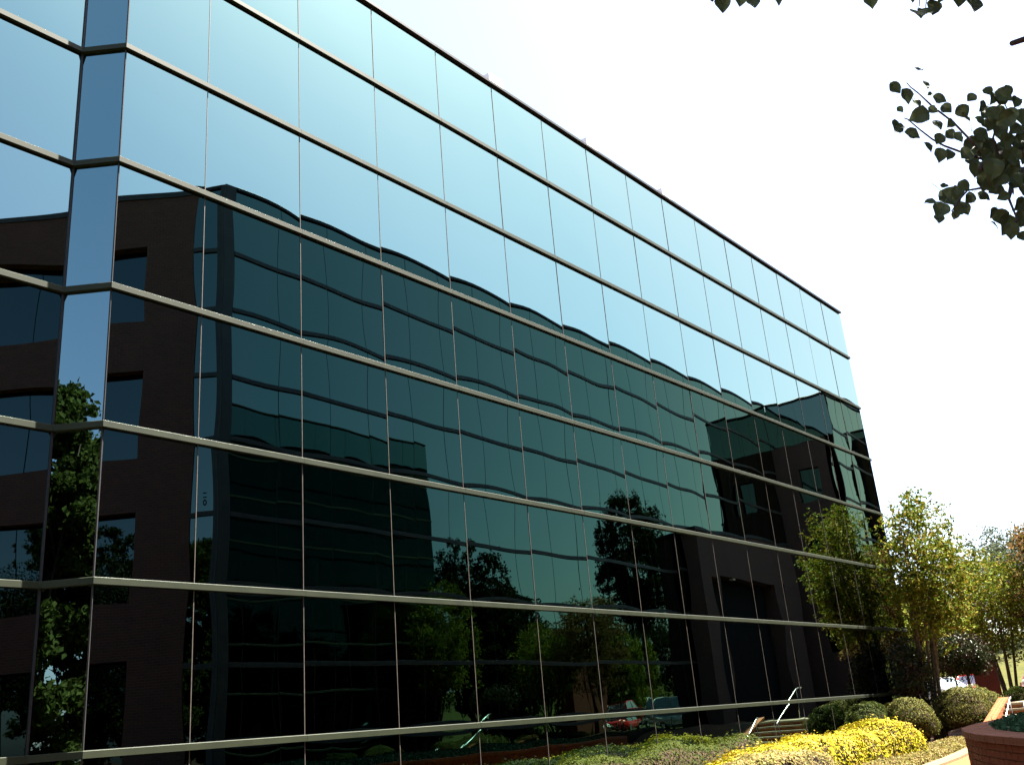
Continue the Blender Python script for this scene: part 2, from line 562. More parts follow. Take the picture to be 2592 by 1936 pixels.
# angled brick wall with ribbon windows
WIN = [(1.6, 4.1), (5.6, 8.05), (9.58, 12.04), (13.57, 15.97)]
T0, T1, TW = 0.73, 26.0, 2.32
mb = MB()
lo = -0.5
for a, b in WIN:
    mb.obox(P0 + U * TW, U, NB, T1 - TW, -0.30, 0.0, lo, a)
    lo = b
mb.obox(P0 + U * TW, U, NB, T1 - TW, -0.35, 0.0, lo, 17.62)
mb.obox(P0 + U * T0, U, NB, TW - T0, -0.35, 0.0, -0.5, 17.62)
link('brick_wall', mb.mesh('brick_wall', M_BRICK), opp)
mb = MB()
mb.obox(P0 + U * T0, U, NB, T1 - T0, -0.4, 0.04, 17.622, 17.80)
link('coping', mb.mesh('coping', M_BAND2), opp)
mb = MB()      # recess lining and floors behind the ribbon windows
for a, b in WIN:
    mb.obox(P0 + U * TW, U, NB, T1 - TW, -0.95, -0.352, b, b + 0.1)
    mb.obox(P0 + U * TW, U, NB, T1 - TW, -0.95, -0.352, a - 0.1, a)
    mb.obox(P0 + U * (TW - 0.1), U, NB, 0.1, -0.95, -0.352, a, b)
    mb.obox(P0 + U * TW, U, NB, T1 - TW, -1.1, -0.97, a - 0.5, b + 0.5)
link('window_recess', mb.mesh('window_recess', M_CORE), opp)
for a, b in WIN:
    t = TW
    while t < T1 - 0.2:
        o = bpy.data.objects.new('window', random.choice(PANES_W))
        o.parent = opp
        w = min(1.4, T1 - t)
        # outward normal NB -> e = (-n) x z
        e = (-NB).cross(Vector((0, 0, 1)))
        q = P0 + U * t - NB * 0.34
        o.location = Vector((q.x, q.y, a)) - opp.location
        o.scale = (w - 0.03, 1, b - a)
        o.rotation_euler = (R(random.gauss(0, 0.05)), 0, math.atan2(e.y, e.x) + R(random.gauss(0, 0.05)))
        col.objects.link(o)
        t += 1.4
mb = MB()      # body behind the walls
c0 = P0 - NB * 1.2 + U * 0.3; c1 = P0 + U * T1 - NB * 1.2
mb.hexa([(c0.x, c0.y, -0.5), (c1.x, c1.y, -0.5), (45, -40, -0.5), (45, -11.5, -0.5)][::1], [(c0.x, c0.y, 17.5), (c1.x, c1.y, 17.5), (45, -40, 17.5), (45, -11.5, 17.5)])
link('roof', mb.mesh('roof', M_COPING), opp)

# ---- stepped glass wing beyond
step = thing('stepped_glass_building', (58, -12, 1), 'stepped mirror glass block reflected by the far right edge of the facade', 'building')
gwall(step, (45.2, -7.2), (-1, 0), [1.85, 1.83], ZG[-1:], 15.3, PANES_B, M_BAND2, M_JOINT2, M_COPING, tilt=0.03, bh=0.13)
gwall(step, (55.0, -7.2), (0, 1), [1.63] * 6, ZG, 0.9, PANES_B, M_BAND2, M_JOINT2, M_COPING, tilt=0.03, bh=0.13)
gwall(step, (55.0, -4.6), (-1, 0), [1.3, 1.3], ZG[-1:], 17.2, PANES_B, M_BAND2, M_JOINT2, M_COPING, tilt=0.03, bh=0.13)
gwall(step, (69.4, -4.6), (0, 1), [1.8] * 8, ZG, 0.9, PANES_B, M_BAND2, M_JOINT2, M_COPING, tilt=0.03, bh=0.13)
mb = MB()
lo = 0.0
for a, b in ((4.2, 6.0), (8.1, 9.9), (12.0, 13.8)):
    mb.box(45.22, 45.6, -10.86, -7.22, lo, a)
    mb.box(45.22, 45.6, -10.86, -9.6, a, b)
    mb.box(45.22, 45.6, -8.4, -7.22, a, b)
    lo = b
mb.box(45.22, 45.6, -10.86, -7.22, lo, 15.3)
mb.box(55.02, 55.4, -7.16, -4.62, 0, 17.2)
link('brick_wall', mb.mesh('brick_wall', M_BRICK_DARK), step)  # dark brick stands in for a dark reflection in this wing's glass
for a, b in ((4.2, 6.0), (8.1, 9.9), (12.0, 13.8)):
    o = bpy.data.objects.new('window', random.choice(PANES_W))
    o.parent = step
    o.location = Vector((45.42, -8.4, a)) - step.location
    o.scale = (1.2, 0.3, b - a)
    o.rotation_euler = (0, 0, -math.pi / 2)
    col.objects.link(o)
mb = MB()
mb.box(45.7, 69.4, -30, -7.7, 0, 17.5)
mb.box(55.5, 69.4, -7.7, -5.1, 0, 17.5)
link('roof', mb.mesh('roof', M_COPING), step)
mb = MB()
mb.box(45.62, 55.0, -7.6, -7.22, 0, 0.9); mb.box(55.42, 69.4, -5.0, -4.62, 0, 0.9)
link('brick_base', mb.mesh('brick_base', M_BRICK), step)

# ---- brick entrance portico in front of the opposite facade
por = thing('entrance_portico', (38, -10, 0.3), 'brown brick entrance portico with a wide dark opening, reflected low in the facade', 'portico')
mb = MB(); mb.box(33.6, 34.75, -10.75, -9.9, -0.3, 7.45); link('pillar', mb.mesh('pillar', M_BRICK_DARK), por)
mb = MB(); mb.box(41.2, 43.2, -10.75, -9.9, -0.3, 7.45); link('pillar', mb.mesh('pillar', M_BRICK_DARK), por)
mb = MB(); mb.box(33.6, 43.2, -10.75, -9.9, 7.452, 9.4); link('lintel', mb.mesh('lintel', M_BRICK_DARK), por)
mb = MB(); mb.box(33.5, 43.3, -10.8, -9.84, 9.402, 9.56); link('coping', mb.mesh('coping', M_COPING), por)
mb = MB(); mb.box(34.75, 41.2, -10.80, -10.76, -0.3, 7.45); link('dark_backing', mb.mesh('dark_backing', M_CORE), por)  # black panel stands in for the shade of a deep lobby
mb = MB(); mb.box(36.3, 36.55, -10.2, -9.98, 7.36, 7.45); link('light_fixture', mb.mesh('light_fixture', M_PALE), por)

# ---- far brick building, direct view behind the red car
fb = thing('brick_building', (43, 1.8, 1), 'narrow red brick end wall in shade between the red car and the silver car', 'building')
mb = MB(); q = [(39.7, 1.25), (39.9, 0.35), (44.5, 1.57), (44.3, 2.45)]; mb.hexa([(a, b, 0.5) for a, b in q], [(a, b, 5.35) for a, b in q]); link('wall', mb.mesh('wall', M_BRICK_RED), fb)
mb = MB(); q = [(39.62, 1.32), (39.84, 0.27), (44.58, 1.51), (44.36, 2.53)]; mb.hexa([(a, b, 5.352) for a, b in q], [(a, b, 5.5) for a, b in q]); link('coping', mb.mesh('coping', M_COPING), fb)
mb = MB(); mb.box(39.66, 39.79, 0.72, 0.86, 4.75, 4.9); link('wall_lamp', mb.mesh('wall_lamp', M_PALE), fb)

# ------------------------------------------------------------------ stairs and rails
st = thing('stairs', (27, -3.9, 0.3), 'concrete and brick steps with an orange brick side wall rising to the pale landing', 'stairs')
for k in range(6):
    x0 = 26.0 + 0.33 * k
    z1 = 0.30 + 0.158 * (k + 1)
    mb = MB(); mb.box(x0 + 0.02, 28.0, -5.3, -2.85, z1 - 0.158, z1 - 0.06); s = link('riser', mb.mesh('riser', M_BRICK_ORANGE), st)
    mb = MB(); mb.box(x0, min(x0 + 0.36, 28.0), -5.3, -2.85, z1 - 0.058, z1); link('tread', mb.mesh('tread', M_CONC), st)
mb = MB(); mb.box(28.002, 31.2, -6.5, -2.84, 0.2, 1.262); link('landing', mb.mesh('landing', M_CONC), st)
for y0 in (-2.83, -5.62):
    mb = MB()
    q = [(26.1, y0), (28.3, y0), (28.3, y0 + 0.3), (26.1, y0 + 0.3)]
    tops = [(a, b, 0.78 if a < 27 else 1.42) for a, b in q]
    mb.hexa([(a, b, 0.0) for a, b in q], tops)
    link('side_wall', mb.mesh('side_wall', M_BRICK_ORANGE), st)


def rail(pts, posts, label):
    t = thing('handrail', (pts[0][0], pts[0][1], gz(pts[0][0], pts[0][1])), label, 'handrail', 'metal handrails by the stairs')
    mb = MB(); mb.tube(pts, 0.019, 8); link('rail', mb.mesh('rail', M_STEEL, True), t)
    for a, b in posts:
        mb = MB(); mb.tube([a, b], 0.010, 8); link('post', mb.mesh('post', M_STEEL, True), t)


rail([(25.75, -3.8, 1.12), (25.9, -3.8, 1.22), (26.4, -3.8, 1.45), (27.2, -3.8, 1.84), (27.9, -3.8, 2.2), (28.15, -3.8, 2.26)],
     [((25.95, -3.8, 0.3), (25.95, -3.8, 1.24)), ((27.9, -3.8, 1.2), (27.9, -3.8, 2.2))], 'bright metal handrail on the upper steps, its curved glint mirrored in the glass')
rail([(23.3, -3.8, 0.72), (23.6, -3.8, 0.86), (24.1, -3.8, 1.14), (24.55, -3.8, 1.40), (24.7, -3.8, 1.44)],
     [((23.6, -3.8, 0.25), (23.6, -3.8, 0.86)), ((24.5, -3.8, 0.25), (24.5, -3.8, 1.38))], 'shorter metal handrail lower down the path, mirrored just above the yellow hedge')

# ------------------------------------------------------------------ curved brick planter
ctrl = [(-1.5, -16.5), (1.2, -12.6), (4.1, -9.6), (6.3, -8.15), (8.65, -7.2), (11.0, -6.75), (13.3, -6.65), (17, -6.9), (21, -7.6), (24.4, -8.6)]


def catmull(P, n=24):
    out = []
    P = [Vector((p[0], p[1], 0)) for p in P]
    Q = [2 * P[0] - P[1]] + P + [2 * P[-1] - P[-2]]
    for i in range(1, len(Q) - 2):
        for k in range(n):
            t = k / n
            a, b, c, d = Q[i - 1], Q[i], Q[i + 1], Q[i + 2]
            out.append(0.5 * ((2 * b) + (c - a) * t + (2 * a - 5 * b + 4 * c - d) * t * t + (3 * b - a - 3 * c + d) * t ** 3))
    out.append(P[-1])
    return out


PC = catmull(ctrl)
cum = [0.0]
for i in range(1, len(PC)):
    cum.append(cum[-1] + (PC[i] - PC[i - 1]).length)


def pcurve(s):
    i = int(np.searchsorted(cum, s)) - 1
    i = max(0, min(len(PC) - 2, i))
    t = (s - cum[i]) / (cum[i + 1] - cum[i])
    d = (PC[i + 1] - PC[i]).normalized()
    return PC[i].lerp(PC[i + 1], t), d


ZRIM = 1.2
pl = thing('brick_planter', (10, -8, 0), 'curved red brick planter wall at the lower right corner, in shade', 'planter')
mb = MB()
N = 160
for i in range(N):
    s0, s1 = cum[-1] * i / N, cum[-1] * (i + 1) / N
    a, da = pcurve(s0); b, db = pcurve(s1)
    na = Vector((da.y, -da.x, 0)); nb = Vector((db.y, -db.x, 0))     # towards the soil
    q = [a + na * 0.012, a + na * 0.34, b + nb * 0.34, b + nb * 0.012]
    mb.hexa([(p.x, p.y, -0.3) for p in q], [(p.x, p.y, ZRIM - 0.075) for p in q])
link('wall_core', mb.mesh('wall_core', M_MORTAR), pl)


def brick_mesh(l, d, h):
    mb = MB()
    c = 0.004
    mb.hexa([(-l / 2, 0, 0), (l / 2, 0, 0), (l / 2, d, 0), (-l / 2, d, 0)], [(-l / 2 + c, c, h), (l / 2 - c, c, h), (l / 2 - c, d, h), (-l / 2 + c, d, h)])
    return mb


BMESH = brick_mesh(0.20, 0.1, 0.062).mesh('brick', M_PBRICK)
CMESH = brick_mesh(0.105, 0.37, 0.072).mesh('cap_brick', M_PCAP)
sA = cum[2 * 24] - 0.6
sB = cum[5 * 24] + 0.6
rest = MB(); restc = MB()
placed = 0
for c in range(15):
    z = ZRIM - 0.078 - 0.066 - c * 0.074
    s = 0.1 * (c % 2)
    while s < cum[-1] - 0.2:
        p, d = pcurve(s + 0.1)
        n = Vector((d.y, -d.x, 0))
        if sA < s < sB and c < 6:
            o = bpy.data.objects.new('brick', BMESH)
            o.parent = pl
            o.location = p + n * random.uniform(-0.003, 0.004) + Vector((0, 0, z)) - pl.location
            o.rotation_euler = (0, 0, math.atan2(d.y, d.x) + math.pi)
            o.rotation_euler = (0, 0, math.atan2(-n.x, n.y))
            col.objects.link(o)
            placed += 1
        else:
            rest.obox(p - d * 0.1, d, n, 0.2, 0.0, 0.03, z, z + 0.062)
        s += 0.21
s = 0
while s < cum[-1] - 0.1:
    p, d = pcurve(s + 0.05)
    n = Vector((d.y, -d.x, 0))
    if sA - 0.3 < s < sB + 0.4:
        o = bpy.data.objects.new('cap_brick', CMESH)
        o.parent = pl
        o.location = p - n * (0.02 + random.uniform(-0.003, 0.003)) + Vector((0, 0, ZRIM - 0.073 + random.uniform(-0.002, 0.002))) - pl.location
        o.rotation_euler = (0, 0, math.atan2(-n.x, n.y))
        col.objects.link(o)
    else:
        restc.obox(p - d * 0.05, d, n, 0.105, -0.02, 0.35, ZRIM - 0.073, ZRIM)
    s += 0.111
o = link('brick_courses', rest.mesh('brick_courses', M_PBRICK), pl); o['kind'] = 'stuff'
o = link('cap_courses', restc.mesh('cap_courses', M_PCAP), pl); o['kind'] = 'stuff'
mb = MB()
for i in range(N):
    a, da = pcurve(cum[-1] * i / N); b, db = pcurve(cum[-1] * (i + 1) / N)
    na = Vector((da.y, -da.x, 0)); nb = Vector((db.y, -db.x, 0))
    a2, b2 = a + na * 0.34, b + nb * 0.34
    a3, b3 = a + na * 5.5, b + nb * 5.5
    mb.face([(a2.x, a2.y, ZRIM - 0.1), (a3.x, a3.y, ZRIM - 0.08), (b3.x, b3.y, ZRIM - 0.08), (b2.x, b2.y, ZRIM - 0.1)])
link('soil', mb.mesh('soil', M_SOIL), pl)

# ------------------------------------------------------------------ foliage
def leaf_mesh(name, C, D, Nn, size, mat, width=0.55, fold=0.12):
    """C centres, D growing directions, Nn rough normals, size lengths -> folded diamond leaves"""
    C = np.asarray(C, float); D = np.asarray(D, float); Nn = np.asarray(Nn, float)
    n = len(C)
    size = np.asarray(size, float).reshape(-1, 1) * np.ones((n, 1))
    D = D / (np.linalg.norm(D, axis=1, keepdims=True) + 1e-9)
    S = np.cross(D, Nn); S /= (np.linalg.norm(S, axis=1, keepdims=True) + 1e-9)
    Un = np.cross(S, D)
    w = size * width * 0.5
    V = np.empty((n, 4, 3))
    V[:, 0] = C - D * size * 0.5
    V[:, 1] = C + S * w + Un * size * fold
    V[:, 2] = C + D * size * 0.5
    V[:, 3] = C - S * w + Un * size * fold
    me = bpy.data.meshes.new(name)
    me.vertices.add(4 * n)
    me.vertices.foreach_set('co', V.reshape(-1).astype(np.float32))
    idx = np.arange(n) * 4
    F = np.stack([idx, idx + 1, idx + 2, idx, idx + 2, idx + 3], 1).reshape(-1)
    me.loops.add(6 * n)
    me.loops.foreach_set('vertex_index', F.astype(np.int32))
    me.polygons.add(2 * n)
    me.polygons.foreach_set('loop_start', (np.arange(2 * n) * 3).astype(np.int32))
    me.update(calc_edges=True)
    me.materials.append(mat)
    return me


def randdir(n, r):
    v = r.normal(size=(n, 3))
    return v / np.linalg.norm(v, axis=1, keepdims=True)


def wobble(p, seed, f=1.0):
    a = np.random.default_rng(seed)
    ph = a.uniform(0, 6.28, 9); k = a.uniform(0.6, 1.6, (9, 3)) * f * a.choice([-1, 1], (9, 3))
    s = 0
    for i in range(9):
        s = s + np.sin(p @ k[i] * (1 + 0.35 * i) + ph[i]) / (1 + 0.5 * i)
    return s / 3.2


def shrub(name, c, rx, ry, h, nleaf, lsize, mat, label, cat='bush', group=None, seed=0, rotz=0.0, sq=2.2, rough=0.2, width=0.55, core=True, f=2.5, up=0.35, stems=True):
    """a dome of leaves sitting on the ground at c, h tall"""
    r = np.random.default_rng(seed)
    root = thing(name, (c[0], c[1], c[2]), label, cat, group)
    d = randdir(nleaf, r)
    low = d[:, 2] < -0.62
    d[low, 2] *= -1
    H0 = h * 0.52
    hz = np.where(d[:, 2] > 0, h - H0, H0)
    # superellipsoid radius
    q = (np.abs(d[:, 0]) ** sq + np.abs(d[:, 1]) ** sq + np.abs(d[:, 2]) ** sq) ** (-1 / sq)
    depth = 1 - np.abs(r.normal(0, 0.07, nleaf))
    P = d * q[:, None]
    wob = 1 + rough * wobble(P * np.array([rx, ry, h]), seed + 5, f) + 0.10 * wobble(P * np.array([rx, ry, h]), seed + 6, 6.5)
    under = np.where(d[:, 2] < 0, 1 - 0.35 * d[:, 2] ** 2, 1.0)
    depth = depth * under
    P = P * (depth * wob)[:, None] * np.stack([rx + 0 * hz, ry + 0 * hz, hz], 1)
    P[:, 2] = np.maximum(P[:, 2] + H0, 0.02)
    ca, sa = math.cos(rotz), math.sin(rotz)
    Rz = np.array([[ca, -sa, 0], [sa, ca, 0], [0, 0, 1]])
    W = P @ Rz.T + np.array(c)
    outw = d / np.array([rx, ry, h]); outw = outw / np.linalg.norm(outw, axis=1, keepdims=True)
    outw = outw @ Rz.T
    D = randdir(nleaf, r)
    D = D - outw * (D * outw).sum(1, keepdims=True) * 0.7 + np.array([0, 0, up])
    Nn = outw * 1.3 + randdir(nleaf, r) * 0.75
    me = leaf_mesh('foliage', W, D, Nn, lsize * r.uniform(0.7, 1.3, nleaf), mat, width)
    link('foliage', me, root)
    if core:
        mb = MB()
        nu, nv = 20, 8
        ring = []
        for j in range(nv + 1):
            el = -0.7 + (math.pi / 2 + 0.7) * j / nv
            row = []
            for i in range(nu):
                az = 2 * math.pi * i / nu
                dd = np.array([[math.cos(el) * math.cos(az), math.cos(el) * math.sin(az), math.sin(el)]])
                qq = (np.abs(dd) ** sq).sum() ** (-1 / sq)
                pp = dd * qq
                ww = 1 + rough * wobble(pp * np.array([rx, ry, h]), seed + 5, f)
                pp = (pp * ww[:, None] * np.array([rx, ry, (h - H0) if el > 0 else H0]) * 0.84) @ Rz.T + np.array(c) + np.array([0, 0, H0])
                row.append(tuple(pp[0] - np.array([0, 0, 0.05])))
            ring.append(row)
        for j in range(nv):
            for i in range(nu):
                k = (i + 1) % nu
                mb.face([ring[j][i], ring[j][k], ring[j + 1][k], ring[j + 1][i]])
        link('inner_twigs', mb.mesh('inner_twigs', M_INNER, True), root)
    return root


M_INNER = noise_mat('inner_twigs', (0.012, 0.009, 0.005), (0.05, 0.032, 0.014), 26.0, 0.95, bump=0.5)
M_YELLOW = leaf_mat('golden_leaves', [(0.1768, 0.1716, 0.00624), (0.312, 0.2808, 0.0078), (0.364, 0.312, 0.0104), (0.208, 0.1144, 0.0156), (0.3536, 0.312, 0.0728)], 0.12)
M_PALELEAF = leaf_mat('pale_leaves', [(0.13, 0.125, 0.025), (0.26, 0.22, 0.065), (0.31, 0.26, 0.12), (0.18, 0.11, 0.04), (0.09, 0.09, 0.02)], 0.3)
M_GREEN = leaf_mat('shrub_leaves', [(0.01785, 0.0306, 0.00612), (0.0357, 0.051, 0.0102), (0.0612, 0.0714, 0.0153), (0.0255, 0.0408, 0.0102)], 0.25)
M_OLIVE = leaf_mat('olive_leaves', [(0.016, 0.028, 0.003), (0.03, 0.045, 0.004), (0.05, 0.06, 0.006), (0.022, 0.028, 0.004)], 0.25)
M_LIT = leaf_mat('azalea_leaves', [(0.045, 0.06, 0.012), (0.095, 0.105, 0.02), (0.17, 0.16, 0.045), (0.1, 0.075, 0.025), (0.055, 0.07, 0.013)], 0.25)
M_HOLLY = leaf_mat('holly_leaves', [(0.016, 0.024, 0.0096), (0.024, 0.036, 0.012), (0.036, 0.04, 0.016), (0.072, 0.04, 0.04)], 0.1, 0.3)
M_IVY = leaf_mat('ivy_leaves', [(0.024, 0.06, 0.024), (0.04, 0.088, 0.036), (0.064, 0.112, 0.056), (0.032, 0.064, 0.024)], 0.2)
M_CRAPE = leaf_mat('crape_leaves', [(0.06138, 0.09821, 0.008184), (0.09821, 0.1391, 0.01146), (0.1637, 0.1883, 0.01637), (0.2128, 0.1391, 0.02455), (0.08184, 0.1146, 0.009821)], 0.2)
M_BRONZE = leaf_mat('bronze_leaves', [(0.06, 0.054, 0.012), (0.132, 0.078, 0.024), (0.18, 0.09, 0.036), (0.072, 0.066, 0.012)], 0.4)
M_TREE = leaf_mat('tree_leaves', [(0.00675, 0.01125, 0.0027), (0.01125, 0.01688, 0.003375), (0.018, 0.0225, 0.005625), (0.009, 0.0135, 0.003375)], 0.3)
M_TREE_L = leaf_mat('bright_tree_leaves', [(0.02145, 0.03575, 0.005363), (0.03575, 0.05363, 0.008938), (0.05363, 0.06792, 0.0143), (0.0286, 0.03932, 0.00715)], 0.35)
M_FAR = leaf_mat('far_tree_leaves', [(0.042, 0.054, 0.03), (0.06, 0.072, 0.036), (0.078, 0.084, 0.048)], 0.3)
M_PEAR = leaf_mat('pear_leaves', [(0.05, 0.065, 0.03), (0.07, 0.085, 0.04), (0.06, 0.07, 0.045)], 0.12, 0.35)

# --- the golden hedge: an undulating run of foliage
def hedge(name, x0, x1, yc, hw, ztop, n, lsize, mat, label, seed, cat='hedge', group=None, ycf=None):
    r = np.random.default_rng(seed)
    root = thing(name, ((x0 + x1) / 2, yc, gz((x0 + x1) / 2, yc)), label, cat, group)
    x = r.uniform(x0, x1, n)
    th = r.uniform(-0.15, math.pi + 0.15, n)
    sq = 4.5
    cx, sx = np.cos(th), np.sin(th)
    q = (np.abs(cx) ** sq + np.abs(sx) ** sq) ** (-1 / sq)
    zt = np.array([ztop(a) for a in x]); g = np.array([gz(a, yc) for a in x])
    endf = np.minimum(1, np.minimum(x - x0, x1 - x) / 0.55)
    endf = np.sqrt(np.maximum(0.0, 1 - (1 - endf) ** 2))
    dep = (1 - np.abs(r.normal(0, 0.045, n)))
    base = np.stack([x, cx * q * hw, sx * q * 0.8], 1)
    wob = 1 + 0.10 * wobble(base, seed, 2.2) + 0.05 * wobble(base, seed + 1, 7)
    yy = (np.array([ycf(a) for a in x]) if ycf else yc) + cx * q * hw * dep * wob * (0.3 + 0.7 * endf)
    zz = g + np.maximum(0.02, sx * q * (zt - g) * dep * wob * (0.25 + 0.75 * endf))
    W = np.stack([x + r.normal(0, 0.02, n), yy, zz], 1)
    outw = np.stack([np.zeros(n), cx, sx], 1)
    D = randdir(n, r)
    D = D - outw * (D * outw).sum(1, keepdims=True) * 0.75 + np.array([0, 0, 0.15])
    Nn = outw * 1.4 + randdir(n, r) * 0.7
    stray = r.random(n) < 0.035
    bare = (sx < 0.75) & (wobble(base, seed + 2, 2.6) + 0.35 * r.normal(size=n) > 0.05) & (r.random(n) < 0.75)  # side leaves thinned so the dark core imitates a shaded face
    W[stray] += outw[stray] * r.uniform(0.02, 0.10, (stray.sum(), 1))
    keep = ~bare
    link('foliage', leaf_mesh('foliage', W[keep], D[keep], Nn[keep], (lsize * r.uniform(0.7, 1.35, n))[keep], mat, 0.6), root)
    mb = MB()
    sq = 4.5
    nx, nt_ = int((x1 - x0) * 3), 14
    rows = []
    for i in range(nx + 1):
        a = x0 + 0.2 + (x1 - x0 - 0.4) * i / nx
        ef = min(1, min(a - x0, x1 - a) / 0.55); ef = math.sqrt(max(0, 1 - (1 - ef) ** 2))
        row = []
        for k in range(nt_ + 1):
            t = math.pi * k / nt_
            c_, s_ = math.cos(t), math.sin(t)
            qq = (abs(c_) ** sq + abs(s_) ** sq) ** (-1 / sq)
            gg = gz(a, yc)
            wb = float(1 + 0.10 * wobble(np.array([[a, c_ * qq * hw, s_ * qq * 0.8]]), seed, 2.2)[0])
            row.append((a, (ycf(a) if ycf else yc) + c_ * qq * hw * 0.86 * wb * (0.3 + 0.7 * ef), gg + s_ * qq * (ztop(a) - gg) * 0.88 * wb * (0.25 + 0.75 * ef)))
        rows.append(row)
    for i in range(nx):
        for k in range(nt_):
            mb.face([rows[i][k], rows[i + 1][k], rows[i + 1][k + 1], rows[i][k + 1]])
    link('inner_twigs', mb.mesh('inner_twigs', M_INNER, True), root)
    return root


def ht(x):
    z = 0.62 + 0.42 * smooth(8.8, 12.6, x)
    z += 0.03 * math.sin(x * 1.9) + 0.02 * math.sin(x * 4.1 + 1)
    z += 0.16 * math.exp(-((x - 17.5) / 0.8) ** 2)
    return z


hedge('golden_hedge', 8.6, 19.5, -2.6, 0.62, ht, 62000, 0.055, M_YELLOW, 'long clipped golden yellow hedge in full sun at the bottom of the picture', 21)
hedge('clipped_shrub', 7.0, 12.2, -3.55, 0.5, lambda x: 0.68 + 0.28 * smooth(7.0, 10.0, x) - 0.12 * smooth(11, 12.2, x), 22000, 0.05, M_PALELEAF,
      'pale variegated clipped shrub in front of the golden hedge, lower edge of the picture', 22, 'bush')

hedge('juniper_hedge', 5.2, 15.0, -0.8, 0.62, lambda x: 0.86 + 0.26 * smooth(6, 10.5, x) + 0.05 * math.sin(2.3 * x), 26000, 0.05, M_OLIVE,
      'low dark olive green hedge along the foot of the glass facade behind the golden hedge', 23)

BG = 'rounded bushes in the bed by the far end of the facade'
shrub('bush', (22.5, -0.55, 0.3), 0.95, 0.47, 1.36, 9000, 0.06, M_GREEN, 'dark green mounded bush tight against the glass, doubled by its own reflection', 'bush', BG, 31)
shrub('bush', (21.7, -1.0, 0.3), 0.55, 0.45, 0.62, 3500, 0.05, M_OLIVE, 'small low olive bush at the foot of the dark mounded bush', 'bush', BG, 35)
shrub('bush', (24.3, -1.0, 0.3), 0.95, 0.8, 1.28, 12000, 0.055, M_LIT, 'rounded bush with a pale sunlit top and black shaded side behind the golden hedge peak', 'bush', BG, 33)
shrub('bush', (29.9, -1.1, 0.4), 1.75, 1.0, 1.38, 18000, 0.065, M_LIT, 'large sunlit round bush beside the steps, below the dark holly', 'bush', BG, 34)
shrub('bush', (27.2, -1.75, 0.35), 0.95, 0.75, 1.45, 8000, 0.055, M_LIT, 'small reddish bush at the foot of the crape myrtle', 'bush', BG, 36)
shrub('bush', (32.6, -2.0, 0.5), 0.5, 0.45, 1.2, 2500, 0.07, M_TREE_L, 'bright green spiky plant beside the pale landing', 'bush', BG, 37, up=1.2)
shrub('bush', (35.6, -2.2, 1.1), 1.9, 0.9, 0.58, 6000, 0.07, M_GREEN, 'low dark green hedge bush beyond the landing, in front of the silver car', 'bush', BG, 38)
shrub('bush', (31.6, -3.0, 1.25), 0.5, 0.5, 0.35, 1500, 0.05, M_BRONZE, 'small reddish plant on the landing at the right edge', 'bush', BG, 39)

# ground cover
r = np.random.default_rng(50)
n = 16000
x = r.uniform(12.5, 25.5, n); y0 = np.interp(x, [10, 14, 18, 22, 26], [-4.95, -4.35, -3.85, -3.2, -2.65]); y = y0 + r.uniform(0, 1.0, n)
W = np.stack([x, y, np.array([gz(a, b) for a, b in zip(x, y)]) + r.uniform(0.02, 0.2, n)], 1)
D = randdir(n, r) + np.array([0, 0, 0.5])
o = link('ground_cover', leaf_mesh('ground_cover', W, D, randdir(n, r) + np.array([0, 0, 1]), 0.06 * r.uniform(0.7, 1.3, n), M_PALELEAF, 0.6))
tag(o, 'pale dry ground cover between the hedge and the brick path', 'ground cover', kind='stuff')
n = 30000
s = r.uniform(cum[2 * 24] - 2, cum[-1] - 1, n); dd = 0.33 + r.uniform(0, 1, n) ** 0.8 * 4.2
W = np.empty((n, 3))
for i in range(n):
    p, d = pcurve(s[i])
    W[i] = (p.x + d.y * dd[i], p.y - d.x * dd[i], 0)
W[:, 2] = ZRIM - 0.05 + r.uniform(0, 0.09, n) + 0.05 * wobble(W, 5, 3) + 0.05 * np.minimum(dd, 2)
D = randdir(n, r) + np.array([0, 0, 0.6])
o = link('ivy', leaf_mesh('ivy', W, D, randdir(n, r) * 0.8 + np.array([0, 0, 1]), 0.075 * r.uniform(0.7, 1.3, n), M_IVY, 0.75))
tag(o, 'dark green ivy covering the soil of the brick planter', 'ground cover', kind='stuff')

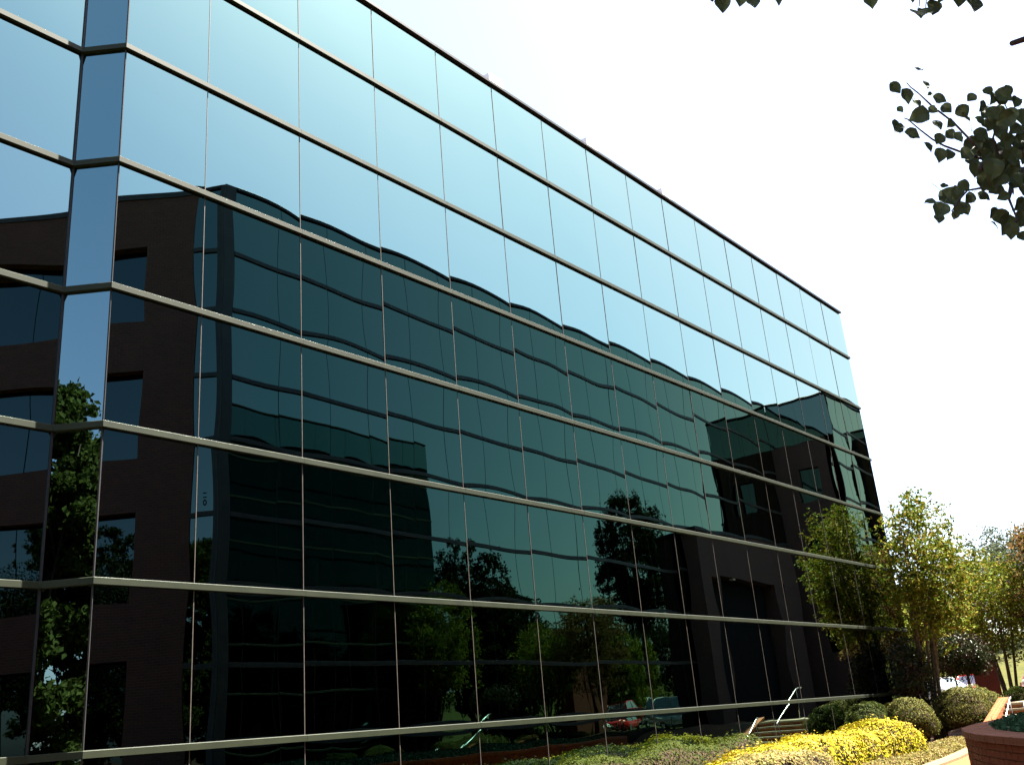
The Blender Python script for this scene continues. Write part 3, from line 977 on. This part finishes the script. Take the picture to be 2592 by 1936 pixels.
# ------------------------------------------------------------------ trees
def tree(name, base, h, rx, ry, z0, nleaf, lsize, mat, bark, label, cat='tree', group=None, seed=0, stems=1, tr=0.16, clump=0.5, lean=(0, 0), width=0.55, squash=1.0):
    """trunk(s) with limbs; crown of leaf clumps held at the limb ends, inside an ellipsoid from z0 to h"""
    r = np.random.default_rng(seed)
    root = thing(name, base, label, cat, group)
    b = Vector(base)
    cz = (z0 + h) / 2; hz = (h - z0) / 2
    mbt = MB(); mbl = MB()
    tips = []
    nl = max(10, int(7 * stems ** 0.3 * 2))
    starts = []
    for s in range(stems):
        a = 2 * math.pi * s / stems + r.uniform(-0.3, 0.3)
        if stems == 1:
            top = b + Vector((lean[0], lean[1], cz + hz * 0.35))
            pts = [b, b + Vector((lean[0] * 0.2, lean[1] * 0.2, z0 * 0.5)), b + Vector((lean[0] * 0.5 + r.uniform(-.1, .1), lean[1] * 0.5, z0)), top]
            rad = [tr * 1.25, tr, tr * 0.8, tr * 0.25]
        else:
            off = Vector((math.cos(a) * 0.16, math.sin(a) * 0.16, 0))
            sp = r.uniform(0.3, 0.62)
            top = b + Vector((math.cos(a) * rx * sp + lean[0], math.sin(a) * ry * sp + lean[1], cz + hz * r.uniform(0.1, 0.6)))
            m1 = b + off * 1.6 + Vector((r.uniform(-.05, .05), r.uniform(-.05, .05), z0 * 0.5))
            m2 = (m1 + top) * 0.5 + Vector((r.uniform(-.15, .15), r.uniform(-.15, .15), 0.1)) - Vector((math.cos(a) * rx * sp * 0.15, math.sin(a) * ry * sp * 0.15, 0))
            pts = [b + off, m1, m2, top]
            rad = [tr, tr * 0.8, tr * 0.5, tr * 0.18]
        mbt.tube(pts, rad, 8)
        starts.append(pts)
    for k in range(nl * (1 if stems == 1 else 2)):
        pts = starts[k % stems]
        t = r.uniform(0.25, 1.0)
        seg = 1 + (t > 0.5)
        p0 = Vector(pts[seg]).lerp(Vector(pts[seg + 1]), (t * 2) % 1 if t < 1 else 1)
        d = randdir(1, r)[0]; d[2] = d[2] * 0.9 + 0.1
        d /= np.linalg.norm(d)
        q = r.uniform(0.62, 0.95)
        end = b + Vector((lean[0] + d[0] * rx * q, lean[1] + d[1] * ry * q, cz + d[2] * hz * q))
        mid = p0.lerp(end, 0.5) + Vector((r.uniform(-.15, .15), r.uniform(-.15, .15), r.uniform(0.0, 0.3)))
        mbl.tube([p0, mid, end], [tr * 0.28, tr * 0.16, tr * 0.05], 6)
        tips += [end, mid.lerp(end, 0.5)]
        for _ in range(2):
            e2 = mid.lerp(end, r.uniform(0.2, 0.8)) + Vector(randdir(1, r)[0]) * (0.35 * min(rx, ry))
            mbl.tube([mid.lerp(end, 0.2), e2], [tr * 0.1, tr * 0.04], 5)
            tips.append(e2)
    # extra clumps near the outline so the crown is uneven
    ne = int(len(tips) * 1.2) + int(14 * (rx + ry) / max(0.3, clump) * (1 if stems == 1 else 0.25))
    d = randdir(ne, r)
    q = r.uniform(0.3, 1.0, ne) ** 0.6
    ex = np.stack([b.x + lean[0] + d[:, 0] * rx * q, b.y + lean[1] + d[:, 1] * ry * q, b.z + 0 + cz + d[:, 2] * hz * q], 1)
    ctr = np.concatenate([np.array([tuple(t) for t in tips]), ex])
    # sub-clumps: sprays
    ns = len(ctr) * 5
    ci = r.integers(0, len(ctr), ns)
    sc = clump * r.uniform(0.5, 1.3, ns)
    sub = ctr[ci] + randdir(ns, r) * (sc * r.uniform(0.2, 1, ns) ** 0.5)[:, None] * np.array([1, 1, 0.75])
    li = r.integers(0, ns, nleaf)
    W = sub[li] + r.normal(0, clump * 0.22, (nleaf, 3)) * np.array([1, 1, 0.7 * squash])
    D = randdir(nleaf, r) + np.array([0, 0, 0.1])
    Nn = randdir(nleaf, r) + np.array([0, 0, 0.7])
    link('crown', leaf_mesh('crown', W, D, Nn, lsize * r.uniform(0.7, 1.3, nleaf), mat, width), root)
    link('trunk', mbt.mesh('trunk', bark, True), root)
    link('branches', mbl.mesh('branches', bark, True), root)
    return root


tree('crape_myrtle', (27.6, -0.8, 0.35), 7.9, 2.3, 1.15, 2.6, 11500, 0.125, M_CRAPE, M_BARK, 'multi stemmed crape myrtle standing against the right end of the glass facade', seed=61, stems=7, tr=0.07, clump=0.34, lean=(0.35, -0.55))
tree('crape_myrtle', (36.0, -1.0, 1.0), 5.9, 2.2, 1.7, 1.6, 11000, 0.13, M_CRAPE, M_BARK, 'second crape myrtle farther right, behind the dark holly', seed=62, stems=5, tr=0.07, clump=0.42)
tree('holly_tree', (26.6, -0.6, 0.35), 3.0, 0.85, 0.5, 0.7, 6000, 0.10, M_HOLLY, M_BARK_DARK, 'dark holly in deep shade between the glass and the crape myrtle trunks', seed=67, stems=3, tr=0.04, clump=0.28)
tree('holly_tree', (32.6, -0.4, 0.45), 3.2, 1.35, 1.1, 1.7, 11000, 0.10, M_HOLLY, M_BARK_DARK, 'small dense dark holly tree above the large sunlit bush', seed=63, stems=3, tr=0.05, clump=0.30)
tree('bronze_tree', (36.2, -3.7, 1.2), 6.6, 2.0, 1.8, 1.6, 11000, 0.13, M_BRONZE, M_BARK_DARK, 'bronze leaved tree at the right edge above the silver car', seed=64, stems=1, tr=0.12, clump=0.45)
tree('roadside_tree', (60, 10.2, 1.0), 7.5, 2.8, 2.4, 0.6, 12000, 0.2, M_CRAPE, M_BARK_DARK, 'bright green tree behind the crape myrtle trunks, beyond the parked cars', seed=68, clump=0.6, tr=0.14)
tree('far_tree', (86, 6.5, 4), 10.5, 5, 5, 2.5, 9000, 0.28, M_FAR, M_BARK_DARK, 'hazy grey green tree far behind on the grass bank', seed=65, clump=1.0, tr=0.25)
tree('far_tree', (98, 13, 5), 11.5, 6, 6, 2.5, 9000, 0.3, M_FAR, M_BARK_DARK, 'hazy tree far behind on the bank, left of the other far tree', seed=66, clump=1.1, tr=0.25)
# trees beyond the far end, seen doubly reflected
TG = 'trees beyond the far end, seen only as reflections'
for k, (x, y, h, rx, z0, n, lab) in enumerate(((94.0, 30, 21.5, 4.9, 4.0, 24000, 'tall dark rounded tree reflected right of centre low in the facade'),
        (38.5, 6.5, 11.6, 2.9, 1.0, 20000, 'bushy dark tree reflected left of the tall rounded tree'), (45, 9.5, 9.8, 3.4, 0.6, 18000, 'lower dark tree reflected between the bushy tree and the tall rounded tree'),
        (53, 16, 9.8, 4.2, 0.4, 16000, 'dark tree reflected low behind the tall rounded tree, to its left'), (60, 14, 9.2, 4.2, 0.4, 16000, 'dark tree reflected low behind the tall rounded tree, to its right'),
        (37, 14, 9.4, 4.0, 0.4, 16000, 'dark tree reflected lowest, leftmost of the reflected far trees'), (48, 22, 10.5, 4.6, 0.4, 14000, 'dark tree at the back of the reflected group'),
        (73, 14, 8.0, 4.4, 0.3, 14000, 'broad low dark tree added to hide bright lawn at the foot of the tall rounded tree'))):  # last tree is added to cover lawn that mirrors too brightly
    big = k == 0
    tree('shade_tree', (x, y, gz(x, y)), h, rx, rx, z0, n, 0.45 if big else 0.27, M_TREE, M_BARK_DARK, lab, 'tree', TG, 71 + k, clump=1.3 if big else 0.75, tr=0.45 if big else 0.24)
# trees to the west, seen in the angled strip and in the brick wall's windows
WG = 'trees to the west, seen only as reflections'
for k, (x, y, h, w, lab) in enumerate(((-24, -2.6, 15.3, 4.4, 'tall bright green tree mirrored in the narrow angled glass strip at left'), (-26, -7.0, 16.0, 4.4, 'broad green tree behind the one mirrored in the angled glass strip'),
                                      (-27, 2.0, 15.8, 4.2, 'green tree mirrored at the right edge of the angled glass strip'), (-16, -40, 13, 4.5, 'dark tree mirrored in the brick wall ribbon windows, nearest'),
                                      (-8, -46, 13.5, 4.5, 'dark tree mirrored in the brick wall ribbon windows, at right'), (-26, -33, 13, 4.5, 'dark tree mirrored in the brick wall ribbon windows, at left'))):
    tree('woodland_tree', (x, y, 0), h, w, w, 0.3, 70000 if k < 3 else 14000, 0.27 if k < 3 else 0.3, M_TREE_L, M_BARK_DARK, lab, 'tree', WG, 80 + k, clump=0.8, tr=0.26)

# ------------------------------------------------------------------ pear tree whose branch hangs into the picture
def ray_pt(px, py, dist):
    d = fw + rr * ((px - 1296) / 2486.47) - uu * ((py - 968) / 2486.47)
    return CAM + d * dist


pear = thing('pear_tree', (0.6, -13.2, 0), 'pear tree with a dark leafy branch hanging into the upper right of the picture', 'tree')
mb = MB()
mb.tube([(0.6, -13.2, -0.1), (0.62, -13.15, 1.2), (0.5, -13.0, 2.4), (0.25, -12.7, 4.2), (0.1, -12.5, 6.2)], [0.19, 0.15, 0.13, 0.09, 0.04], 10)
link('trunk', mb.mesh('trunk', M_BARK_DARK, True), pear)
TW_ = lambda x, y, d: ray_pt(2200 + x / 3.059, 100 + y / 3.059, d)
mb = MB()
fork = TW_(1330, 1000, 4.35)
hub = TW_(900, 935, 4.2)
mb.tube([(0.45, -12.95, 2.7), (-0.4, -12.2, 3.15), tuple(fork), tuple(TW_(1199, 840, 4.3)), tuple(hub), tuple(TW_(860, 1010, 4.15))], [0.06, 0.045, 0.032, 0.028, 0.014, 0.009], 8)
mb.tube([tuple(fork), tuple(TW_(1190, 1010, 4.3)), tuple(TW_(1100, 1150, 4.25)), tuple(TW_(1080, 1230, 4.2))], [0.02, 0.014, 0.011, 0.008], 7)
mb.tube([(0.3, -12.8, 3.8), (-0.7, -11.9, 3.95), tuple(TW_(1290, -30, 4.4)), tuple(TW_(1105, 32, 4.3))], [0.05, 0.035, 0.016, 0.012], 8)
mb.tube([(0.15, -12.6, 5.2), (-1.3, -11.4, 4.9), tuple(TW_(700, -480, 4.3)), tuple(TW_(-300, -500, 4.3)), tuple(TW_(-900, -480, 4.25)), tuple(TW_(-1300, -430, 4.2))], [0.05, 0.03, 0.016, 0.012, 0.008, 0.005], 7)
mb.tube([(0.2, -12.7, 4.4), (0.8, -13.8, 5.4), (1.2, -14.6, 6.0)], [0.05, 0.03, 0.015], 7)
mb.tube([(0.15, -12.6, 5.0), (-0.8, -12.6, 5.8), (-1.9, -12.5, 6.4)], [0.05, 0.03, 0.015], 7)
link('limbs', mb.mesh('limbs', M_TWIG, True), pear)
mb = MB()
for pts in ([(900, 935), (790, 785), (650, 640), (490, 520), (390, 425), (320, 370), (290, 335)], [(900, 935), (700, 868), (580, 825), (490, 775), (400, 705), (300, 620), (270, 610)],
            [(1000, 1120), (850, 1155), (760, 1170), (700, 1240), (640, 1330), (670, 1370)], [(1000, 900), (960, 760), (1000, 620), (940, 520)], [(1100, 870), (1080, 740), (1120, 640), (1040, 480)],
            [(1080, 1230), (1150, 1400), (1080, 1450)]):
    P = [tuple(TW_(a, b, 4.2 + 0.05 * math.sin(a * 0.01 + b * 0.013))) for a, b in pts]
    mb.tube(P, list(np.linspace(0.006, 0.0022, len(P))), 5)
for a, b in ((-1138, -272), (-1000, -305), (-897, -283), (-728, -311), (12, -300), (388, -210), (438, -199), (489, -238), (697, -319), (798, -255), (-813, -339), (-1060, -350), (556, -350), (332, -362), (118, -373), (848, -350), (-1217, -350)):
    mb.tube([tuple(TW_(a + 20, -470, 4.27)), tuple(TW_(a + 8, (b - 470) / 2 - 30, 4.23)), tuple(TW_(a, b - 45, 4.2))], [0.004, 0.003, 0.002], 5)
o = link('twigs', mb.mesh('twigs', M_TWIG, True), pear); o['kind'] = 'stuff'

# rounded, pointed leaves with a folded blade and a stalk
def pear_leaf(seed):
    r = np.random.default_rng(seed)
    mb = MB()
    n = 8
    prof = [(0, 0.0), (0.06, 0.2), (0.2, 0.40), (0.38, 0.47), (0.56, 0.43), (0.74, 0.31), (0.9, 0.12), (1.0, 0.0)]
    curl = r.uniform(-0.6, 0.6); fold = r.uniform(0.1, 0.55)
    mid, L, Rr = [], [], []
    for t, w in prof:
        z = curl * (t - 0.3) ** 2 + 0.02 * math.sin(9 * t)
        w2 = w * (1 + 0.06 * math.sin(23 * t + seed)) * 0.95
        mid.append((t, 0, z)); L.append((t, w2, z + fold * w2 + 0.03 * math.sin(12 * t + seed))); Rr.append((t, -w2, z + fold * w2 + 0.03 * math.sin(11 * t)))
    for i in range(n - 1):
        mb.face([mid[i], mid[i + 1], L[i + 1], L[i]])
        mb.face([Rr[i], Rr[i + 1], mid[i + 1], mid[i]])
    mb.tube([(-0.45, 0, -0.1), (-0.2, 0, -0.02), (0.02, 0, 0)], 0.014, 4)
    return mb.mesh('leaf', M_PEAR)


_r = random.Random(5)
EXTRA = [(int(_r.gauss(1030, 110)), int(_r.gauss(880, 190)), _r.choice((42, 50, 58, 64)), _r.choice((0, .1, .2, .4))) for _ in range(24)]
EXTRA += [(int(_r.gauss(690, 60)), int(_r.gauss(1230, 70)), _r.choice((40, 50)), _r.choice((0, .2, .5))) for _ in range(5)]
PLEAF = [pear_leaf(k) for k in range(8)]
# (x, y, half size in crop units, roll: 0 = facing, 1 = edge on)
LV = [(200, 380, 55, 0), (280, 445, 58, 0), (370, 490, 45, .6), (390, 590, 72, 0), (490, 550, 36, .4), (380, 240, 40, .7), (440, 355, 40, .95), (470, 430, 24, .5), (545, 465, 50, .7),
      (600, 540, 45, .6), (530, 660, 48, .5), (635, 650, 40, .3), (200, 690, 62, .6), (240, 680, 32, .8), (240, 545, 28, .5), (330, 745, 62, 0), (540, 775, 48, .2), (450, 840, 46, .3), (550, 895, 55, .1),
      (625, 890, 45, .5), (630, 745, 50, .4), (680, 765, 45, .5), (725, 560, 58, 0), (745, 610, 50, .8), (790, 455, 42, .6), (880, 540, 60, .1), (920, 400, 40, .85), (960, 450, 55, .6), (1010, 480, 55, .5),
      (1125, 490, 50, 0), (945, 660, 55, 0), (1050, 620, 70, 0), (1100, 580, 50, .2), (850, 640, 45, .3), (870, 740, 62, 0), (800, 830, 80, 0), (740, 900, 62, 0), (800, 950, 55, .1), (930, 830, 70, 0),
      (1000, 700, 62, .1), (1130, 700, 62, .1), (1180, 600, 60, 0), (1150, 800, 60, 0), (960, 1000, 80, 0), (1060, 1000, 90, 0), (1100, 1060, 70, .1), (900, 1080, 72, 0), (970, 1160, 60, 0), (885, 1220, 50, .1),
      (1035, 1220, 42, .1), (780, 1230, 48, 0), (735, 1135, 48, .3), (580, 1140, 32, .3), (620, 1240, 92, 0), (700, 1300, 58, .1), (550, 1330, 66, .1), (540, 1390, 45, .2), (480, 1270, 44, .8), (670, 1360, 36, .7),
      (1100, 1150, 50, .4), (1130, 1130, 44, .4), (1180, 1170, 45, .2), (1190, 930, 45, .1), (1160, 1280, 60, .2), (1020, 1380, 66, .5), (1060, 1440, 85, 0), (1100, 1480, 62, .1), (970, 1430, 40, .6),
      (1180, 1380, 72, 0), (1190, 1530, 45, .4), (1240, 700, 70, 0), (1260, 900, 70, 0), (1240, 1080, 70, 0), (1250, 1450, 80, 0), (1280, 560, 70, 0), (830, 1000, 60, 0), (900, 910, 60, 0), (1010, 930, 70, 0),
      (860, 860, 66, 0), (1000, 1090, 66, 0), (1090, 900, 66, 0), (1060, 780, 60, 0), (960, 570, 55, .1), (1010, 560, 50, .1), (890, 600, 50, 0), (940, 1130, 60, .1),
      (-1138, -272, 68, 0.3), (-1000, -305, 55, 0.2), (-897, -283, 55, 0.3), (-728, -311, 60, 0.1), (12, -300, 60, 0.1), (388, -210, 68, 0.8), (438, -199, 66, 0.5), (489, -238, 66, 0.3), (697, -319, 66, 0), (798, -255, 77, 0.1), (-813, -339, 55, 0.2), (-1060, -350, 60, 0.2), (556, -350, 66, 0.2), (332, -362, 66, 0.2), (118, -373, 66, 0.2), (848, -350, 66, 0.2), (-1217, -350, 66, 0.2)]
for i, (x, y, s, e) in enumerate(LV + EXTRA):
    rl = random.Random(i)
    e = 0.62 * e
    c = TW_(x, y, 4.2 + rl.uniform(-0.22, 0.22))
    size = 2.2 * s / 3.059 / 2486.47 * 4.2
    o = bpy.data.objects.new('leaf', PLEAF[i % 8])
    o.parent = pear
    # face roughly the viewer for e = 0, edge on for e = 1
    nrm = (-fw).normalized() * (1 - e) + (uu * 0.8 + rr * rl.uniform(-0.5, 0.5)) * (e + 0.15) + Vector((rl.uniform(-.3, .3), rl.uniform(-.3, .3), rl.uniform(-.3, .3)))
    nrm.normalize()
    dirv = (-uu * rl.uniform(0.3, 1) + rr * rl.uniform(-1, 0.9))
    if y < -150:
        dirv = -uu + rr * rl.uniform(-0.3, 0.3)
    dirv = (dirv - nrm * dirv.dot(nrm)).normalized()
    sdv = nrm.cross(dirv)
    mat4 = Matrix((dirv, sdv, nrm)).transposed().to_4x4()
    o.matrix_local = Matrix.Translation(c - dirv * size * 0.5 - pear.location) @ mat4 @ Matrix.Scale(size, 4)
    col.objects.link(o)

# the rest of the crown, above and to the right
r = np.random.default_rng(90)
n = 26000
d = randdir(n, r); q = r.uniform(0, 1, n) ** 0.4
Wc = np.stack([-0.1 + d[:, 0] * q * 3.3, -12.5 + d[:, 1] * q * 3.3, 6.0 + d[:, 2] * q * 2.6], 1)
rel = Wc - np.array(CAM)
zc = rel @ np.array(fw); xc = rel @ np.array(rr); yc_ = rel @ np.array(uu)
inside = (zc > 0.1) & (np.abs(xc / np.maximum(zc, .1)) < 0.535) & (np.abs(yc_ / np.maximum(zc, .1)) < 0.40)
Wc = Wc[~inside & (wobble(Wc, 91, 1.6) > -0.35)]
n = len(Wc)
link('crown', leaf_mesh('crown', Wc, randdir(n, r), randdir(n, r) + np.array([0, 0, .6]), 0.085 * r.uniform(0.7, 1.3, n), M_PEAR, 0.75), pear)

# ------------------------------------------------------------------ cars
M_TYRE = plain('tyre_rubber', (0.02, 0.02, 0.02), 0.8)
M_RIM = plain('wheel_rim', (0.55, 0.55, 0.56), 0.3, 0.9)
M_CARGLASS = plain('car_glass', (0.25, 0.33, 0.36), 0.05, 0.3, 0.8)
M_LAMP = plain('lamp_lens', (0.8, 0.8, 0.78), 0.1, 0.2)
M_TAIL = plain('tail_lens', (0.5, 0.02, 0.02), 0.2)
M_TRIM = plain('car_trim', (0.03, 0.03, 0.032), 0.5)


def car(loc, heading, paint, label, tall=1.45, length=4.5, width=1.78, boxy=0.0):
    root = bpy.data.objects.new('parked_car', None)
    root.location = loc
    root.rotation_euler = (0, 0, heading)
    col.objects.link(root)
    tag(root, label, 'car', 'cars parked beyond the landing')
    L, Wd, H = length, width, tall
    belt = H * 0.60

    def put(name, mb, mat, smooth=True, parent=None, loc=(0, 0, 0)):
        o = bpy.data.objects.new(name, mb.mesh(name, mat, smooth))
        o.parent = parent or root
        o.location = loc
        col.objects.link(o)
        return o
    # body: stations along x (front = +x): half width at sill / belt, bottom, top
    st_ = [(-L / 2, .78, .40, belt * .80), (-L / 2 + .12, .90, .28, belt * .97), (-L / 2 + .6, .97, .22, belt), (-.3, 1.0, .2, belt), (.75, 1.0, .2, belt * .99), (L / 2 - .75, .97, .22, belt * .90), (L / 2 - .2, .88, .26, belt * .78), (L / 2, .74, .36, belt * .62)]
    mb = MB(); rings = []
    for x, wf, zb, zt in st_:
        w = Wd / 2 * wf
        rings.append([(x, -w * .9, zb), (x, -w, zb + (zt - zb) * .35), (x, -w * .98, zb + (zt - zb) * .8), (x, -w * .86, zt), (x, 0, zt + .03), (x, w * .86, zt), (x, w * .98, zb + (zt - zb) * .8), (x, w, zb + (zt - zb) * .35), (x, w * .9, zb)])
    for i in range(len(rings) - 1):
        for k in range(8):
            mb.face([rings[i][k], rings[i + 1][k], rings[i + 1][k + 1], rings[i][k + 1]])
        mb.face([rings[i][8], rings[i + 1][8], rings[i + 1][0], rings[i][0]])
    mb.face(rings[0]); mb.face(rings[-1][::-1])
    put('body', mb, paint)
    # greenhouse
    xr0, xr1 = -L * .46 + .35 * (1 - boxy), L * .20
    rx0, rx1 = -L * .36 + .1 * (1 - boxy) - .12 * boxy, L * .03
    wb, wt = Wd / 2 * .86, Wd / 2 * .66
    B = [(xr0, -wb, belt - .01), (xr1, -wb, belt - .01), (xr1 + .12, 0, belt - .01), (xr1, wb, belt - .01), (xr0, wb, belt - .01)]
    T = [(rx0, -wt, H - .06), (rx1, -wt, H - .06), (rx1 + .06, 0, H - .05), (rx1, wt, H - .06), (rx0, wt, H - .06)]
    mb = MB()
    for k in range(5):
        j = (k + 1) % 5
        mb.face([B[k], B[j], T[j], T[k]])
    put('windows', mb, M_CARGLASS, False)
    mb = MB()
    Tt = [(a, b * .9, H) for a, b, c in T]
    mb.face(Tt)
    for k in range(5):
        j = (k + 1) % 5
        mb.face([T[k], T[j], Tt[j], Tt[k]])
    put('roof', mb, paint, False)
    for s in (-1, 1):
        mb = MB()
        ix = 1 if s < 0 else 3
        mb.tube([Vector(B[ix]) + Vector((.01, s * .012, 0)), Vector(T[ix]) + Vector((.01, s * .012, 0.02))], .035, 6)
        ix = 0 if s < 0 else 4
        mb.tube([Vector(B[ix]) + Vector((-.01, s * .012, 0)), Vector(T[ix]) + Vector((-.01, s * .012, 0.02))], .05, 6)
        mx = (B[1][0] + B[0][0]) / 2
        mb.tube([(mx, s * (wb + .012), belt), (mx - .05, s * (wt + .012), H - .05)], .03, 6)
        put('pillars', mb, paint)
        mb = MB(); mb.box(xr1 - .15, xr1 + .05, s * (Wd / 2 + .09) - .08, s * (Wd / 2 + .09) + .08, belt + .02, belt + .16)
        put('side_mirror', mb, paint, False)
        mb = MB(); mb.box(L / 2 - .22, L / 2 - .015, s * Wd * .33 - .17, s * Wd * .33 + .17, belt * .60, belt * .74)
        put('headlight', mb, M_LAMP, False)
        mb = MB(); mb.box(-L / 2 - .01, -L / 2 + .1, s * Wd * .36 - .12, s * Wd * .36 + .12, belt * .62, belt * .85)
        put('tail_light', mb, M_TAIL, False)
        for wx in (-L * .30, L * .31):
            mb = MB(); mb.tube([(0, -.1, 0), (0, .1, 0)], .33, 18)
            wo = put('wheel', mb, M_TYRE, True, None, (wx, s * (Wd / 2 - .1), .33))
            mb = MB(); mb.tube([(0, s * .085, 0), (0, s * .108, 0)], .21, 12)
            put('rim', mb, M_RIM, False, wo)
    for sx in (-1, 1):
        mb = MB(); mb.box(sx * L / 2 - .09 + (.02 if sx > 0 else .0), sx * L / 2 + .07, -Wd * .40, Wd * .40, .34, .50)
        put('bumper', mb, M_TRIM, False)
        mb = MB(); x0 = sx * (L / 2 + .072); mb.box(min(x0, x0 + sx * .012), max(x0, x0 + sx * .012), -.16, .16, .38, .48)
        put('number_plate', mb, M_LAMP, False)
    return root


WHITE = plain('white_paint', (0.75, 0.75, 0.73), 0.25, coat=0.6)
RED = plain('red_paint', (0.55, 0.012, 0.012), 0.25, coat=0.6)
SILVER = plain('silver_paint', (0.62, 0.62, 0.61), 0.25, 0.4, coat=0.6)
car((47.0, 4.9, gz(47, 4.9)), R(242), WHITE, 'white car whose windscreen shows between crape myrtle trunks and holly')
car((50.4, 4.3, gz(50, 4)), R(12), RED, 'red car half hidden by the brick end wall, below the holly', tall=1.5, length=4.2)
car((49.8, -0.5, gz(49.8, -0.5)), R(290), SILVER, 'silver white car at the right edge in front of the grass bank', tall=1.75, length=4.7, width=1.88, boxy=1.0)
